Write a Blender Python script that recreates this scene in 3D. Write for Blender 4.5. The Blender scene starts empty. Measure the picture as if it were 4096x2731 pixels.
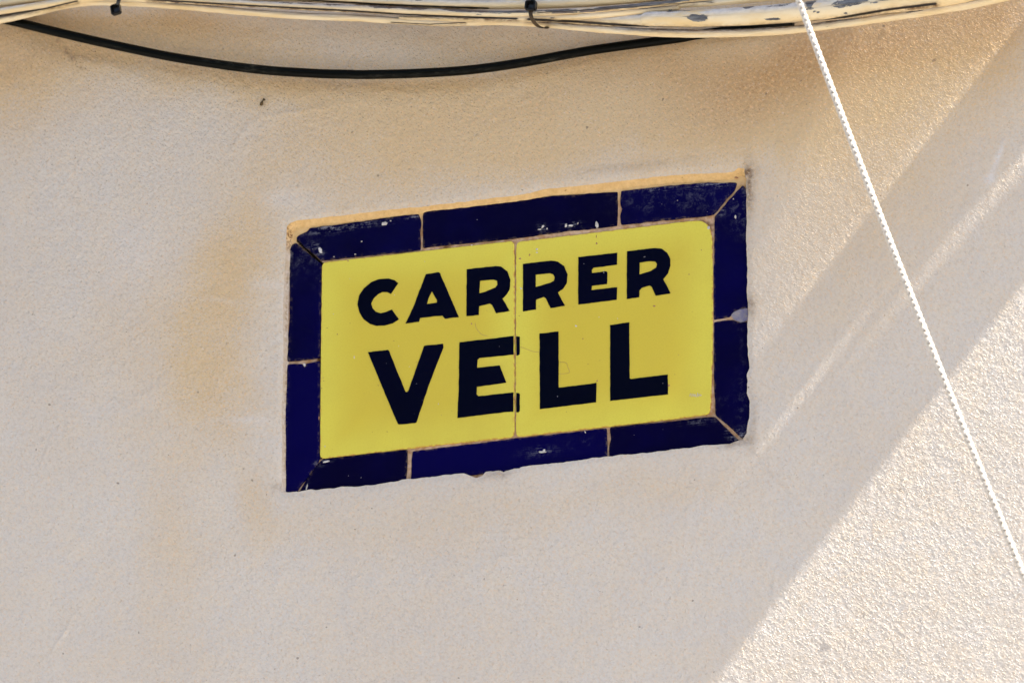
import bpy, bmesh, math, random
import numpy as np
from mathutils import Vector, Matrix, noise as mnoise

random.seed(7); rng = np.random.default_rng(7)
scene = bpy.context.scene
col = scene.collection

# ------------------------------------------------------------------ camera
TH, PS, DIST = math.radians(20), math.radians(20), 8.0      # looking up 20 deg, and 20 deg towards the left
FW = Vector((-math.sin(PS)*math.cos(TH), math.cos(PS)*math.cos(TH), math.sin(TH)))
RT = Vector((math.cos(PS), math.sin(PS), 0))
UP = RT.cross(FW)
CAM = -FW*DIST                                               # the wall face is the plane y = 0
SPAN = 0.978                                                 # metres across the frame at the wall
cd = bpy.data.cameras.new('camera'); cam = bpy.data.objects.new('camera', cd); col.objects.link(cam)
cam.matrix_world = Matrix(((RT.x, UP.x, -FW.x, CAM.x), (RT.y, UP.y, -FW.y, CAM.y), (RT.z, UP.z, -FW.z, CAM.z), (0, 0, 0, 1)))
cd.sensor_width = 36; cd.lens = 36*DIST/SPAN
cd.clip_start = 0.1; cd.clip_end = 2000
cd.dof.use_dof = True; cd.dof.focus_distance = DIST; cd.dof.aperture_fstop = 11
scene.camera = cam

def P(px, py, y=0.0):
    """point of the plane Y = y seen at photograph pixel (px, py) of 4096 x 2731"""
    u = (px-2048)/4096*SPAN/DIST; v = (1365.5-py)/4096*SPAN/DIST
    d = FW + RT*u + UP*v
    return CAM + d*((y-CAM.y)/d.y)

# ------------------------------------------------------------------ light
e0, e1 = P(2856, 2731), P(4096, 1132)                        # the edge of the added blocker's shade runs along the sun's direction
BETA = math.atan2(e1.z-e0.z, e1.x-e0.x); ALPHA = math.radians(2.8)
SUN = Vector((math.cos(BETA)*math.cos(ALPHA), -math.sin(ALPHA), math.sin(BETA)*math.cos(ALPHA)))
w = bpy.data.worlds.new('World'); scene.world = w; w.use_nodes = True
nt = w.node_tree; bg = nt.nodes['Background']
sky = nt.nodes.new('ShaderNodeTexSky'); sky.sky_type = 'NISHITA'; sky.sun_disc = False
sky.sun_elevation = math.asin(SUN.z); sky.sun_rotation = math.atan2(SUN.x, SUN.y)
sky.altitude = 50; sky.dust_density = 2.0
nt.links.new(sky.outputs[0], bg.inputs[0]); bg.inputs[1].default_value = 0.15
sd = bpy.data.lights.new('sun', 'SUN'); sd.energy = 5.0; sd.angle = math.radians(0.53); sd.color = (1, .95, .87)
so = bpy.data.objects.new('sun', sd); col.objects.link(so)
so.rotation_euler = SUN.to_track_quat('Z', 'Y').to_euler(); so.location = (3, -3, 5)
scene.view_settings.view_transform = 'Standard'; scene.view_settings.look = 'None'
scene.view_settings.gamma = 1; scene.view_settings.use_curve_mapping = False
scene.view_settings.exposure = 1.35
scene.render.engine = 'CYCLES'
scene.cycles.use_denoising = True; scene.cycles.denoising_prefilter = 'ACCURATE'; scene.cycles.denoising_input_passes = 'RGB_ALBEDO_NORMAL'; scene.cycles.max_bounces = 6; scene.render.filter_size = 1.3

# ------------------------------------------------------------------ helpers
def tag(o, label=None, cat=None, group=None, kind=None):
    if label: o['label'] = label
    if cat: o['category'] = cat
    if group: o['group'] = group
    if kind: o['kind'] = kind
    return o

def empty(name, loc):
    o = bpy.data.objects.new(name, None); col.objects.link(o); o.location = loc; o.empty_display_size = .05
    return o

def link(name, me, mat, parent=None):
    o = bpy.data.objects.new(name, me); col.objects.link(o)
    if mat: me.materials.append(mat)
    if parent is not None:
        o.parent = parent
        top = parent
        off = Vector((0, 0, 0))
        while top is not None: off += top.location; top = top.parent
        o.location = -off
    return o

def lin(c):
    return tuple((v/255/12.92 if v/255 <= .04045 else ((v/255+.055)/1.055)**2.4) for v in c)

class M:
    """small node builder"""
    def __init__(s, name, rough=.7, spec=.3):
        s.m = bpy.data.materials.new(name); s.m.use_nodes = True; s.t = s.m.node_tree
        s.b = s.t.nodes['Principled BSDF']; s.b.inputs['Roughness'].default_value = rough
        s.b.inputs['Specular IOR Level'].default_value = spec
        s.co = s.n('ShaderNodeTexCoord').outputs['Object']
    def n(s, k, **kw):
        x = s.t.nodes.new(k)
        for a, v in kw.items(): setattr(x, a, v)
        return x
    def set(s, i, v):
        if hasattr(v, 'is_linked') or isinstance(v, bpy.types.NodeSocket): s.t.links.new(v, i)
        else:
            if isinstance(v, tuple) and len(v) == 3 and len(i.default_value) == 4: v = v+(1,)
            i.default_value = v
    def attr(s, name): return s.n('ShaderNodeAttribute', attribute_name=name).outputs['Fac']
    def math(s, op, a, b=0., c=None, clamp=False):
        x = s.n('ShaderNodeMath', operation=op); x.use_clamp = clamp
        s.set(x.inputs[0], a); s.set(x.inputs[1], b)
        if c is not None: s.set(x.inputs[2], c)
        return x.outputs[0]
    def scaled(s, sc, rot=(0, 0, 0), co=None):
        x = s.n('ShaderNodeMapping'); s.set(x.inputs[0], co or s.co); x.inputs['Scale'].default_value = sc
        x.inputs['Rotation'].default_value = rot
        return x.outputs[0]
    def noise(s, scale, detail=3, rough=.55, co=None, dist=0.):
        x = s.n('ShaderNodeTexNoise'); s.set(x.inputs['Vector'], co or s.co)
        x.inputs['Scale'].default_value = scale; x.inputs['Detail'].default_value = detail
        x.inputs['Roughness'].default_value = rough; x.inputs['Distortion'].default_value = dist
        return x.outputs[0]
    def vor(s, scale, co=None, feature='F1'):
        x = s.n('ShaderNodeTexVoronoi', feature=feature); s.set(x.inputs['Vector'], co or s.co)
        x.inputs['Scale'].default_value = scale
        return x.outputs['Distance']
    def step(s, v, a, b, lo=0., hi=1.):
        x = s.n('ShaderNodeMapRange'); x.interpolation_type = 'SMOOTHSTEP'
        s.set(x.inputs['Value'], v); s.set(x.inputs['From Min'], a); s.set(x.inputs['From Max'], b)
        x.inputs['To Min'].default_value = lo; x.inputs['To Max'].default_value = hi
        return x.outputs[0]
    def mix(s, f, a, b, mode='MIX'):
        x = s.n('ShaderNodeMix', data_type='RGBA', blend_type=mode)
        s.set(x.inputs[0], f); s.set(x.inputs[6], a); s.set(x.inputs[7], b)
        return x.outputs[2]
    def bump(s, h, dist, strength=1., normal=None):
        x = s.n('ShaderNodeBump'); x.inputs['Strength'].default_value = strength
        x.inputs['Distance'].default_value = dist; s.set(x.inputs['Height'], h)
        if normal is not None: s.set(x.inputs['Normal'], normal)
        return x.outputs[0]
    def out(s, color=None, normal=None, rough=None):
        if color is not None: s.set(s.b.inputs['Base Color'], color)
        if normal is not None: s.set(s.b.inputs['Normal'], normal)
        if rough is not None: s.set(s.b.inputs['Roughness'], rough)
        return s.m

# ------------------------------------------------------------------ materials
def mat_wall():
    m = M('rolled_plaster', .62, .35)
    # roller-applied masonry paint: flattened beads pulled slightly sideways, and a coarser trowel relief below
    def along(v):
        d = m.n('ShaderNodeVectorMath', operation='DOT_PRODUCT'); m.set(d.inputs[0], m.co); d.inputs[1].default_value = v
        return d.outputs['Value']
    cb, sb = math.cos(BETA), math.sin(BETA)
    def lay(su, sv):                                          # the roller's pile left beads drawn out across one diagonal
        x = m.n('ShaderNodeCombineXYZ'); m.set(x.inputs[0], m.math('MULTIPLY', along((cb, 0, sb)), su)); m.set(x.inputs[1], m.math('MULTIPLY', along((-sb, 0, cb)), sv))
        return x.outputs[0]
    rgh = m.attr('rough')
    n1 = m.noise(260, 2.5, .6, lay(1.2, .8), .3)
    n2 = m.noise(95, 3, .55, lay(1.1, .9))
    n3 = m.noise(560, 1.5, .5, lay(1.4, .8), .3)
    peaks = m.math('MULTIPLY', m.step(n3, .56, .74), m.step(n1, .40, .62, .2, 1.))
    h = m.math('MULTIPLY_ADD', n2, .75, m.math('MULTIPLY_ADD', n1, .46, m.math('MULTIPLY', peaks, .52)))
    h = m.math('MULTIPLY', h, rgh)
    pits = m.step(m.noise(420, 2), .72, .80, 0, -1.1)
    h = m.math('ADD', h, pits)
    nrm = m.bump(h, .0013); m.m.cycles.use_bump_map_correction = False
    base = m.mix(m.step(m.noise(34, 5, .7), .35, .65), lin((210, 202, 192)), lin((215, 203, 187)))
    tan = m.mix(m.noise(11, 4), lin((208, 176, 130)), lin((214, 188, 146)))
    # mottled stain: attribute gives the place, noise breaks it up
    st = m.attr('stain')
    br = m.noise(30, 8, .72); fine = m.noise(520, 3, .7)
    sm = m.math('MULTIPLY', st, m.math('MULTIPLY_ADD', br, 1.3, .35))
    sm = m.math('MULTIPLY_ADD', m.step(fine, .46, .66), m.math('MULTIPLY_ADD', st, .34, .20), sm, clamp=True)
    c = m.mix(sm, base, tan)
    rust = m.attr('rust')
    rm = m.math('MULTIPLY', rust, m.math('MULTIPLY_ADD', m.noise(300, 4, .7), 1.8, -.25), clamp=True)
    c = m.mix(rm, c, lin((176, 132, 80)))
    c = m.mix(m.math('MULTIPLY', m.attr('pale'), m.math('MULTIPLY_ADD', br, .9, .25), clamp=True), c, lin((220, 213, 206)))
    c = m.mix(m.math('MULTIPLY', m.attr('grime'), m.math('MULTIPLY_ADD', m.noise(170, 5, .7), 2.2, -.5), clamp=True), c, lin((120, 92, 62)))
    # broad weathering and small dirt flecks
    c = m.mix(m.step(m.noise(5, 5, .6), .35, .75, 0, .22), c, lin((196, 176, 152)))
    fl = m.step(m.noise(420, 2, .5), .70, .76, 0, .5)
    c = m.mix(fl, c, lin((138, 108, 80)))
    c = m.mix(m.math('MULTIPLY', m.step(m.noise(400, 3, .6, lay(1, .7)), .52, .66), m.math('MULTIPLY_ADD', st, .35, .32), clamp=True), c, lin((224, 184, 136)))
    c = m.mix(m.step(m.noise(330, 3, .65, lay(1.1, .6)), .38, .50, .15, 0), c, lin((158, 146, 136)))  # relief's light and shade put into the colour as dark and pale mottle
    c = m.mix(m.step(m.noise(360, 3, .65, m.scaled((1, 1, 1.6), (0, 0, 1))), .58, .70, 0, .28), c, lin((228, 222, 220)))
    c = m.mix(m.step(m.noise(300, 4, .7, m.scaled((1, 1, 1), (0, 0, 2))), .52, .70, 0, .22), c, lin((168, 152, 138)))
    fl2 = m.step(m.noise(150, 1, .5, m.scaled((1, 1, 1), (1, 2, 3))), .79, .81, 0, .6)
    c = m.mix(fl2, c, lin((112, 96, 80)))
    return m.out(c, nrm)

def mat_glaze(name, base, dark, scuffcol):
    m = M(name, .2, .05)
    rnd = m.n('ShaderNodeObjectInfo').outputs['Random']
    c = m.mix(m.step(m.math('MULTIPLY_ADD', rnd, .45, m.math('MULTIPLY', m.noise(14, 4), .7)), .3, .85), dark, base)
    streak = m.noise(1, 5, .7, m.scaled((70, 70, 900), (0, math.radians(-1), 0)))
    blot = m.noise(190, 5, .75)
    sc = m.math('MULTIPLY', m.attr('scuff'), m.step(m.math('MULTIPLY_ADD', streak, .5, m.math('MULTIPLY', blot, .5)), .49, .60), clamp=True)
    sc2 = m.math('MULTIPLY', m.attr('smear'), m.step(m.noise(120, 8, .8, None, .4), .48, .72), clamp=True)
    ed = m.math('MULTIPLY', m.attr('edge'), m.step(blot, .50, .62), clamp=True)
    speck = m.step(m.noise(330, 1.5, .4), .80, .82, 0, .8)
    c = m.mix(m.math('MULTIPLY', sc2, .32), c, scuffcol)
    c = m.mix(m.math('MULTIPLY', sc, .9), c, scuffcol)
    c = m.mix(m.math('MULTIPLY', ed, .5), c, lin((128, 108, 84)))
    c = m.mix(speck, c, lin((165, 160, 165)))
    r = m.math('ADD', .2, m.math('MULTIPLY', m.math('MAXIMUM', sc, sc2), .5))
    nb = m.bump(m.noise(30, 2), .0006, 1, m.bump(blot, .00008))
    return m.out(c, nb, r)

def mat_yellow():
    m = M('yellow_glaze', .25, .3)
    ed = m.attr('pool')                                       # thinner, paler glaze towards the tile's rim
    k = m.math('MULTIPLY_ADD', m.noise(9, 3), .55, m.math('MULTIPLY', ed, .9))
    c = m.mix(m.step(k, .05, 1.1), lin((210, 186, 62)), lin((220, 206, 78)))
    c = m.mix(m.step(m.noise(700, 2), .4, .7, 0, .18), c, lin((190, 165, 52)))
    fl = m.step(m.noise(260, 1, .4), .80, .82, 0, .6)
    c = m.mix(fl, c, lin((150, 112, 62)))
    c = m.mix(m.step(m.noise(5, 6, .7), .45, .75, 0, .35), c, lin((196, 170, 66)))
    c = m.mix(m.math('MULTIPLY', m.step(m.attr('edge'), .35, 1.), m.step(m.noise(220, 4), .4, .65), clamp=True), c, lin((190, 138, 66)))
    return m.out(c, m.bump(m.noise(22, 2), .0006, 1, m.bump(m.noise(600, 2), .00003)))

def mat_simple(name, a, b, scale, rough=.8, bump=.0003, spec=.25, detail=5, bscale=None):
    m = M(name, rough, spec)
    n = m.noise(scale, detail, .65)
    return m.out(m.mix(m.step(n, .3, .7), a, b), m.bump(m.noise(bscale or scale*2, 4, .6), bump))

def mat_mortar():
    m = M('ochre_mortar', .85, .2)
    k = m.attr('ochre')
    n = m.noise(140, 5, .65)
    c = m.mix(m.step(n, .3, .7), lin((218, 178, 118)), lin((230, 194, 138)))
    c = m.mix(k, m.mix(m.step(n, .35, .7), lin((196, 176, 150)), lin((208, 194, 180))), c)
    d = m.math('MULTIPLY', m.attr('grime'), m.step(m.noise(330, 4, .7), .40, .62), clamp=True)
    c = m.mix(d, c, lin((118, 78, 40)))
    c = m.mix(m.step(m.noise(420, 2), .70, .76, 0, .8), c, lin((140, 96, 50)))
    return m.out(c, m.bump(m.noise(260, 5, .65), .0005))

def mat_grout():
    m = M('grout', .9, .15)
    n = m.noise(120, 6, .7)
    c = m.mix(m.step(n, .35, .62), lin((176, 132, 90)), lin((206, 174, 144)))
    c = m.mix(m.math('MULTIPLY', m.step(m.noise(45, 4, .6), .50, .64), m.attr('dirt'), clamp=True), c, lin((92, 60, 30)))
    c = m.mix(m.attr('ochre'), c, m.mix(m.step(n, .3, .7), lin((218, 178, 118)), lin((230, 194, 138))))
    c = m.mix(m.step(m.attr('hollow'), .3, .8), c, lin((34, 24, 16)))
    return m.out(c, m.bump(m.noise(400, 4), .0006))

def mat_cable(name, peel, seed):
    """cream masonry paint brushed over grey cable: 't' runs along it, 'top' is 1 on the upper side"""
    m = M(name, .5, .4)
    t = m.attr('t'); a = m.attr('around'); top = m.attr('top'); gr = m.attr('crease')
    cv = m.n('ShaderNodeCombineXYZ'); m.set(cv.inputs[0], t); m.set(cv.inputs[1], a); cv.inputs[2].default_value = seed
    cv = cv.outputs[0]
    n1 = m.noise(1, 5, .62, m.scaled((22, 130, 1), co=cv))
    n2 = m.noise(1, 5, .68, m.scaled((55, 420, 1), co=cv))
    n3 = m.noise(1, 6, .7, m.scaled((90, 250, 1), co=cv))
    paint = m.mix(m.step(n1, .3, .7), lin((232, 204, 152)), lin((238, 220, 184)))
    worn = m.mix(m.step(n3, .3, .7), lin((200, 194, 188)), lin((236, 230, 222)))
    tf = m.math('MULTIPLY', m.step(top, .25, .80), m.step(n1, .28, .50), clamp=True)
    c = m.mix(tf, paint, worn)
    # flaked paint, showing the dark sheath
    pk = m.math('MULTIPLY_ADD', top, .16, m.math('MULTIPLY_ADD', n1, .50, m.math('MULTIPLY_ADD', n3, .24, m.math('MULTIPLY', n2, .30))))
    pk = m.math('MULTIPLY_ADD', m.attr('chip'), .25, pk)
    pm = m.step(pk, peel, peel+.012)
    sheath = m.mix(m.step(n2, .35, .65), lin((60, 62, 68)), lin((128, 128, 128)))
    c = m.mix(pm, c, sheath)
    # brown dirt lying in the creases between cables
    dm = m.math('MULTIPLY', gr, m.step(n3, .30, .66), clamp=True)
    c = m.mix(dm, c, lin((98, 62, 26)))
    c = m.mix(m.math('MULTIPLY', m.step(m.attr('gap_shade'), .22, .7), m.step(n1, .22, .38), clamp=True), c, lin((26, 17, 8)))  # near-black shade of the gaps between cables, painted into the colour
    c = m.mix(m.step(n2, .70, .75, 0, .6), c, lin((120, 88, 52)))
    h = m.math('MULTIPLY_ADD', pm, -1.2, m.math('MULTIPLY_ADD', n2, .5, n3))
    return m.out(c, m.bump(h, .0006), m.step(pm, 0, 1, .55, .32))

WALL = mat_wall()
NAVY = mat_glaze('navy_glaze', lin((5, 2, 62)), lin((3, 1, 36)), lin((128, 128, 140)))
YELLOW = mat_yellow()
LETTER = mat_glaze('letter_glaze', lin((2, 3, 26)), lin((1, 4, 20)), lin((60, 90, 90)))
MORTAR, GROUT = mat_mortar(), mat_grout()
SCAR = mat_simple('bare_tile_body', lin((112, 110, 142)), lin((160, 150, 140)), 220, .8, .0006)
SPECK = mat_simple('plaster_splash', lin((186, 176, 164)), lin((212, 206, 200)), 300, .85, .0004)
BLACKC = None
def mat_black():
    m = M('black_sheath', .38, .08)
    t = m.attr('t'); a = m.attr('around')
    cv = m.n('ShaderNodeCombineXYZ'); m.set(cv.inputs[0], t); m.set(cv.inputs[1], a); cv = cv.outputs[0]
    n = m.noise(1, 5, .7, m.scaled((40, 500, 1), co=cv))
    c = m.mix(m.step(n, .35, .8), lin((2, 3, 1)), lin((13, 14, 8)))
    c = m.mix(m.math('MULTIPLY', m.step(m.noise(1, 6, .75, m.scaled((80, 260, 1), co=cv)), .46, .66), m.attr('dusty'), clamp=True), c, lin((64, 62, 54)))
    return m.out(c, m.bump(n, .0002))
BLACKC = mat_black()
TIE = mat_simple('black_nylon', lin((12, 13, 14)), lin((26, 27, 28)), 200, .3, .0002, .5)
TIEW = mat_simple('weathered_nylon', lin((32, 26, 18)), lin((84, 66, 44)), 190, .6, .0004, .3)
ROPE = mat_simple('white_rope', lin((204, 192, 176)), lin((226, 218, 206)), 600, .8, .0003)
WOOD = mat_simple('blocker_wood', lin((120, 92, 62)), lin((150, 120, 86)), 30, .8, .001)
STONE = mat_simple('street_paving', lin((176, 172, 166)), lin((158, 154, 148)), 3, .85, .002)

# ------------------------------------------------------------------ noise on arrays
def vnoise(x, z, scale, seed=0, octaves=3):
    out = np.zeros_like(x); amp = 1.; tot = 0
    for o in range(octaves):
        r = np.random.default_rng(seed*31+o); tab = r.random((64, 64))
        u = x*scale+o*17.3; v = z*scale+o*9.1
        iu = np.floor(u).astype(int); iv = np.floor(v).astype(int); fu = u-iu; fv = v-iv
        fu = fu*fu*(3-2*fu); fv = fv*fv*(3-2*fv)
        g = lambda a, b: tab[(iu+a) % 64, (iv+b) % 64]
        out += amp*((g(0, 0)*(1-fu)+g(1, 0)*fu)*(1-fv)+(g(0, 1)*(1-fu)+g(1, 1)*fu)*fv); tot += amp
        amp *= .5; scale *= 2.03
    return out/tot-.5

def pix(x, y, z):
    """arrays of points -> photograph pixels, used to place wall stains where they stand"""
    dx, dy, dz = x-CAM.x, y-CAM.y, z-CAM.z
    d = dx*FW.x+dy*FW.y+dz*FW.z
    return 2048+(dx*RT.x+dy*RT.y)/d*DIST/SPAN*4096, 1365.5-(dx*UP.x+dy*UP.y+dz*UP.z)/d*DIST/SPAN*4096

def blobs(X, Y, lst):
    out = np.zeros_like(X)
    for cx, cy, rx, ry, ang, s in lst:
        a = math.radians(ang); u = (X-cx)*math.cos(a)+(Y-cy)*math.sin(a); v = -(X-cx)*math.sin(a)+(Y-cy)*math.cos(a)
        out = out + s*np.exp(-((u/rx)**2+(v/ry)**2))
    return out

def setattr_f(me, name, arr):
    a = me.attributes.new(name, 'FLOAT', 'POINT'); a.data.foreach_set('value', np.ascontiguousarray(arr, dtype=np.float32))

# zoom windows used when measuring the photograph: (x0, y0, factor)
Z4 = (1080, 620, .43367); Z5 = (2040, 620, .43367); Z6 = (1080, 1300, .44639); Z7 = (2040, 1200, .44639)
C1 = (0, 0, 1/1.68); C2 = (1300, 0, 1/1.68); C3 = (2600, 0, 1/1.5722)
def src(z, pts): return [(z[0]+x*z[2], z[1]+y*z[2]) for x, y in pts]

# ------------------------------------------------------------------ the wall with its recess
RECESS = .0085                                                # depth of the recess floor
top_t = src(Z4, [(150, 655), (175, 625), (240, 600), (700, 548), (1100, 500), (1420, 470), (1900, 412), (2330, 358)]) + \
        src(Z5, [(300, 315), (500, 292), (900, 250), (1300, 205), (1500, 186), (1700, 170), (1990, 160), (2060, 148), (2100, 112), (2160, 122)])
left_t = src(Z4, [(150, 655), (135, 900), (118, 1300), (110, 1560)]) + src(Z6, [(112, 200), (108, 500), (98, 800), (100, 1200), (96, 1490)])
right_t = src(Z5, [(2160, 122), (2176, 220), (2174, 700), (2184, 1050), (2178, 1250), (2192, 1360), (2190, 1500)]) + \
          src(Z7, [(2122, 250), (2124, 470), (2140, 540), (2140, 600), (2120, 660), (2116, 830), (2140, 900), (2140, 1000), (2124, 1120), (2118, 1190), (2082, 1245)])
bot_t = src(Z6, [(96, 1490), (180, 1486), (600, 1447), (900, 1427), (1262, 1372), (1700, 1328), (1780, 1334), (1840, 1368), (1900, 1350), (1925, 1318), (2060, 1300), (2085, 1320), (2110, 1300), (2240, 1276)]) + \
        src(Z7, [(0, 1500), (500, 1448), (868, 1393), (1150, 1374), (1400, 1343), (1700, 1299), (1980, 1274), (2040, 1262), (2082, 1245)])
W2 = lambda pts, y=0.: np.array([(P(a, b, y).x, P(a, b, y).z) for a, b in pts])
Tt, Lt, Rt, Bt = W2(top_t), W2(left_t), W2(right_t), W2(bot_t)
xL, xR = Tt[0, 0], Tt[-1, 0]; zT = Tt[:, 1].mean(); zB = Bt[:, 1].mean()
corners = [P(0, 0), P(4096, 0), P(4096, 2731), P(0, 2731)]
fx0 = min(c.x for c in corners)-.05; fx1 = max(c.x for c in corners)+.05
fz0 = min(c.z for c in corners)-.05; fz1 = max(c.z for c in corners)+.05
def lines(a, b, step): return list(np.linspace(a, b, max(2, int(round((b-a)/step))+1)))
S = .0017
xs = np.array(lines(-3.2, fx0, .2)[:-1]+lines(fx0, xL, S)[:-1]+lines(xL, xR, S)[:-1]+lines(xR, fx1, S)+lines(fx1, 3.2, .2)[1:])
zs = np.array(lines(-4.3, fz0, .2)[:-1]+lines(fz0, zB, S)[:-1]+lines(zB, zT, S)[:-1]+lines(zT, fz1, S)+lines(fz1, 3.6, .2)[1:])
GX, GZ = np.meshgrid(xs, zs)                                  # [iz, ix]
iL, iR = int(np.argmin(abs(xs-xL))), int(np.argmin(abs(xs-xR)))
jB, jT = int(np.argmin(abs(zs-zB))), int(np.argmin(abs(zs-zT)))
jag = lambda t, s, a: a*2*vnoise(t, t*0+3.7*s, 160, s, 3)
fall = lambda d: np.exp(-np.abs(d)/.012)
ins_z = np.clip(GZ, zB, zT); ins_x = np.clip(GX, xL, xR)
oz = fall(np.abs(GZ-ins_z)); ox = fall(np.abs(GX-ins_x))
zt_sorted = lambda T: T[np.argsort(T[:, 1])]
dL = np.interp(ins_z, zt_sorted(Lt)[:, 1], zt_sorted(Lt)[:, 0])-xL + jag(ins_z, 1, .0006)
dR = np.interp(ins_z, zt_sorted(Rt)[:, 1], zt_sorted(Rt)[:, 0])-xR + jag(ins_z, 2, .0008)
dT = np.interp(ins_x, Tt[:, 0], Tt[:, 1])-zT + jag(ins_x, 3, .0007)
dB = np.interp(ins_x, Bt[:, 0], Bt[:, 1])-zB + jag(ins_x, 4, .0010)
NX = GX + dL*fall(GX-xL)*oz + dR*fall(GX-xR)*oz
NZ = GZ + dT*fall(GZ-zT)*ox + dB*fall(GZ-zB)*ox
# relief of the hand-trowelled render: broad waves, trowel ridges, a slightly proud patch round the sign
Y = -.0010*vnoise(GX, GZ, 3.2, 11, 2)*2 - .0004*vnoise(GX, GZ, 13, 12, 3)*2 - .00016*vnoise(GX*1., GZ*1.4, 45, 13, 3)*2
PX, PY = pix(GX, GX*0, GZ)
# real small lumps
for lx, ly, r, hgt in [(3305, 2570, 11, .0007), (3322, 2578, 8, .0004), (3540, 125, 8, .001), (3548, 118, 6, .0006), (3412, 755, 4, -.0015)]:
    Y -= hgt*np.exp(-(((PX-lx)/r)**2+((PY-ly)/r)**2))
ridge = lambda x0, y0, x1, y1, wd, hh: -hh*np.exp(-(np.clip(((PX-x0)*(y1-y0)-(PY-y0)*(x1-x0))/math.hypot(x1-x0, y1-y0), -999, 999)/wd)**2) * \
    np.clip(1-np.abs((((PX-x0)*(x1-x0)+(PY-y0)*(y1-y0))/((x1-x0)**2+(y1-y0)**2))-.5)*2, 0, 1)**.4
for rd in [(900, 630, 1020, 470, 9, .0010), (1030, 470, 1330, 430, 12, .0008), (860, 760, 1000, 520, 22, .0006), (2080, 800, 2500, 790, 12, .0005), (2060, 1060, 2140, 1050, 4, .0003), (560, 2050, 720, 2300, 16, .0005), (1750, 2350, 2100, 2200, 20, .0004), (400, 1700, 700, 1500, 24, .0005), (150, 1900, 210, 1740, 5, .0006), (190, 2640, 330, 2400, 6, .0007),
           (245, 2550, 285, 2500, 6, .0009), (860, 2700, 885, 2590, 5, .0006), (3900, 1385, 4090, 1380, 6, -.00015), (3100, 2290, 3090, 2400, 4, .0008)]:
    Y += ridge(*rd)
# the recess edge rounds back a little
edge_d = np.maximum(np.maximum(xL-GX, GX-xR), np.maximum(zB-GZ, GZ-zT))
Y += np.where(edge_d >= -1e-6, .0012*np.exp(-(edge_d/.0035)**2), 0)
Y += .0004*np.exp(-(np.clip(edge_d, 0, 1)/.02)**2)
idx = -np.ones(GX.shape, dtype=np.int64)
hole = np.zeros(GX.shape, bool); hole[jB+1:jT, iL+1:iR] = True
idx[~hole] = np.arange((~hole).sum())
verts = np.stack([NX[~hole], Y[~hole], NZ[~hole]], 1)
a, b, c_, d_ = idx[:-1, :-1], idx[:-1, 1:], idx[1:, 1:], idx[1:, :-1]
cellhole = np.zeros(a.shape, bool); cellhole[jB:jT, iL:iR] = True
F = np.stack([a, b, c_, d_], -1)[~cellhole]
bord = np.concatenate([idx[0, :], idx[1:, -1], idx[-1, -2::-1], idx[-2:0:-1, 0]])      # the wall is 0.3 m thick: turn its outer border back
nb_ = len(bord); back = verts[bord].copy(); back[:, 1] = .3; base_i = len(verts)
verts = np.concatenate([verts, back]); bi = base_i+np.arange(nb_)
F = np.concatenate([F, np.stack([np.roll(bord, -1), bord, bi, np.roll(bi, -1)], -1)])
me = bpy.data.meshes.new('house_wall')
me.vertices.add(len(verts)); me.vertices.foreach_set('co', verts.ravel())
me.loops.add(F.size); me.loops.foreach_set('vertex_index', F.ravel().astype(np.int32))
me.polygons.add(len(F)); me.polygons.foreach_set('loop_start', np.arange(0, F.size, 4, dtype=np.int32))
me.polygons.foreach_set('loop_total', np.full(len(F), 4, dtype=np.int32))
me.polygons.foreach_set('use_smooth', np.ones(len(F), bool))
me.update(); me.validate()
padb = lambda A: np.concatenate([A[~hole], A[~hole][bord]])
X, Yp = padb(PX), padb(PY)
wob = padb(vnoise(GX, GZ, 9, 21, 4)); wob2 = padb(vnoise(GX, GZ, 9, 22, 4))
Xw = X+wob*260; Yw = Yp+wob2*260
stain = blobs(Xw, Yw, [(700, 160, 900, 170, 5, .85), (100, 260, 400, 260, 0, .7), (2400, 330, 800, 190, -6, .7), (3150, 300, 520, 300, -15, .9), (3900, 100, 500, 330, 0, .8),
    (1500, 560, 560, 230, -12, .7), (2400, 520, 700, 200, -8, .75), (950, 1000, 150, 260, 15, .52), (860, 1350, 130, 420, 8, .5), (640, 1300, 260, 380, 10, .3),
    (980, 1600, 140, 260, 0, .4), (1080, 2060, 90, 130, 0, .4), (700, 2150, 130, 420, 5, .25), (1500, 2110, 700, 90, -8, .14), (3300, 900, 500, 420, -30, .32),
    (3600, 500, 380, 380, 0, .4), (2350, 2020, 600, 80, -8, .14), (1200, 350, 500, 90, 2, .5), (2700, 1950, 300, 120, 0, .1)])
grime = blobs(X+wob*40, Yp+wob2*40, [(2995, 760, 26, 110, 0, 1.2), (2960, 690, 60, 22, -8, 1.2), (3000, 1230, 26, 40, 0, 1.), (1150, 1960, 40, 18, 0, .9), (3000, 1700, 18, 120, 0, .5),
    (2940, 1765, 60, 20, -8, .9), (2500, 668, 260, 16, -8, .4), (1990, 1900, 60, 22, -8, .7), (232, 160, 9, 9, 0, .8), (262, 200, 7, 14, -35, .9), (290, 238, 7, 20, -35, 1.), (325, 275, 16, 6, 25, .9), (3030, 1820, 30, 5, 55, .25), (3080, 1890, 40, 5, 50, .3), (3150, 1960, 60, 5, 48, .25), (330, 230, 300, 18, 15, .3), (1100, 300, 600, 20, 5, .5), (2400, 230, 400, 16, -10, .35)])
rust = blobs(Xw, Yw, [(3150, 260, 420, 120, -12, .6), (3650, 170, 500, 150, -12, .6), (700, 120, 700, 90, 5, .3), (80, 210, 350, 90, 0, .5), (2500, 300, 500, 80, -8, .3),
    (2900, 420, 300, 120, -8, .35), (120, 420, 300, 150, 0, .12), (4050, 60, 250, 200, 0, .4)])
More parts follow.
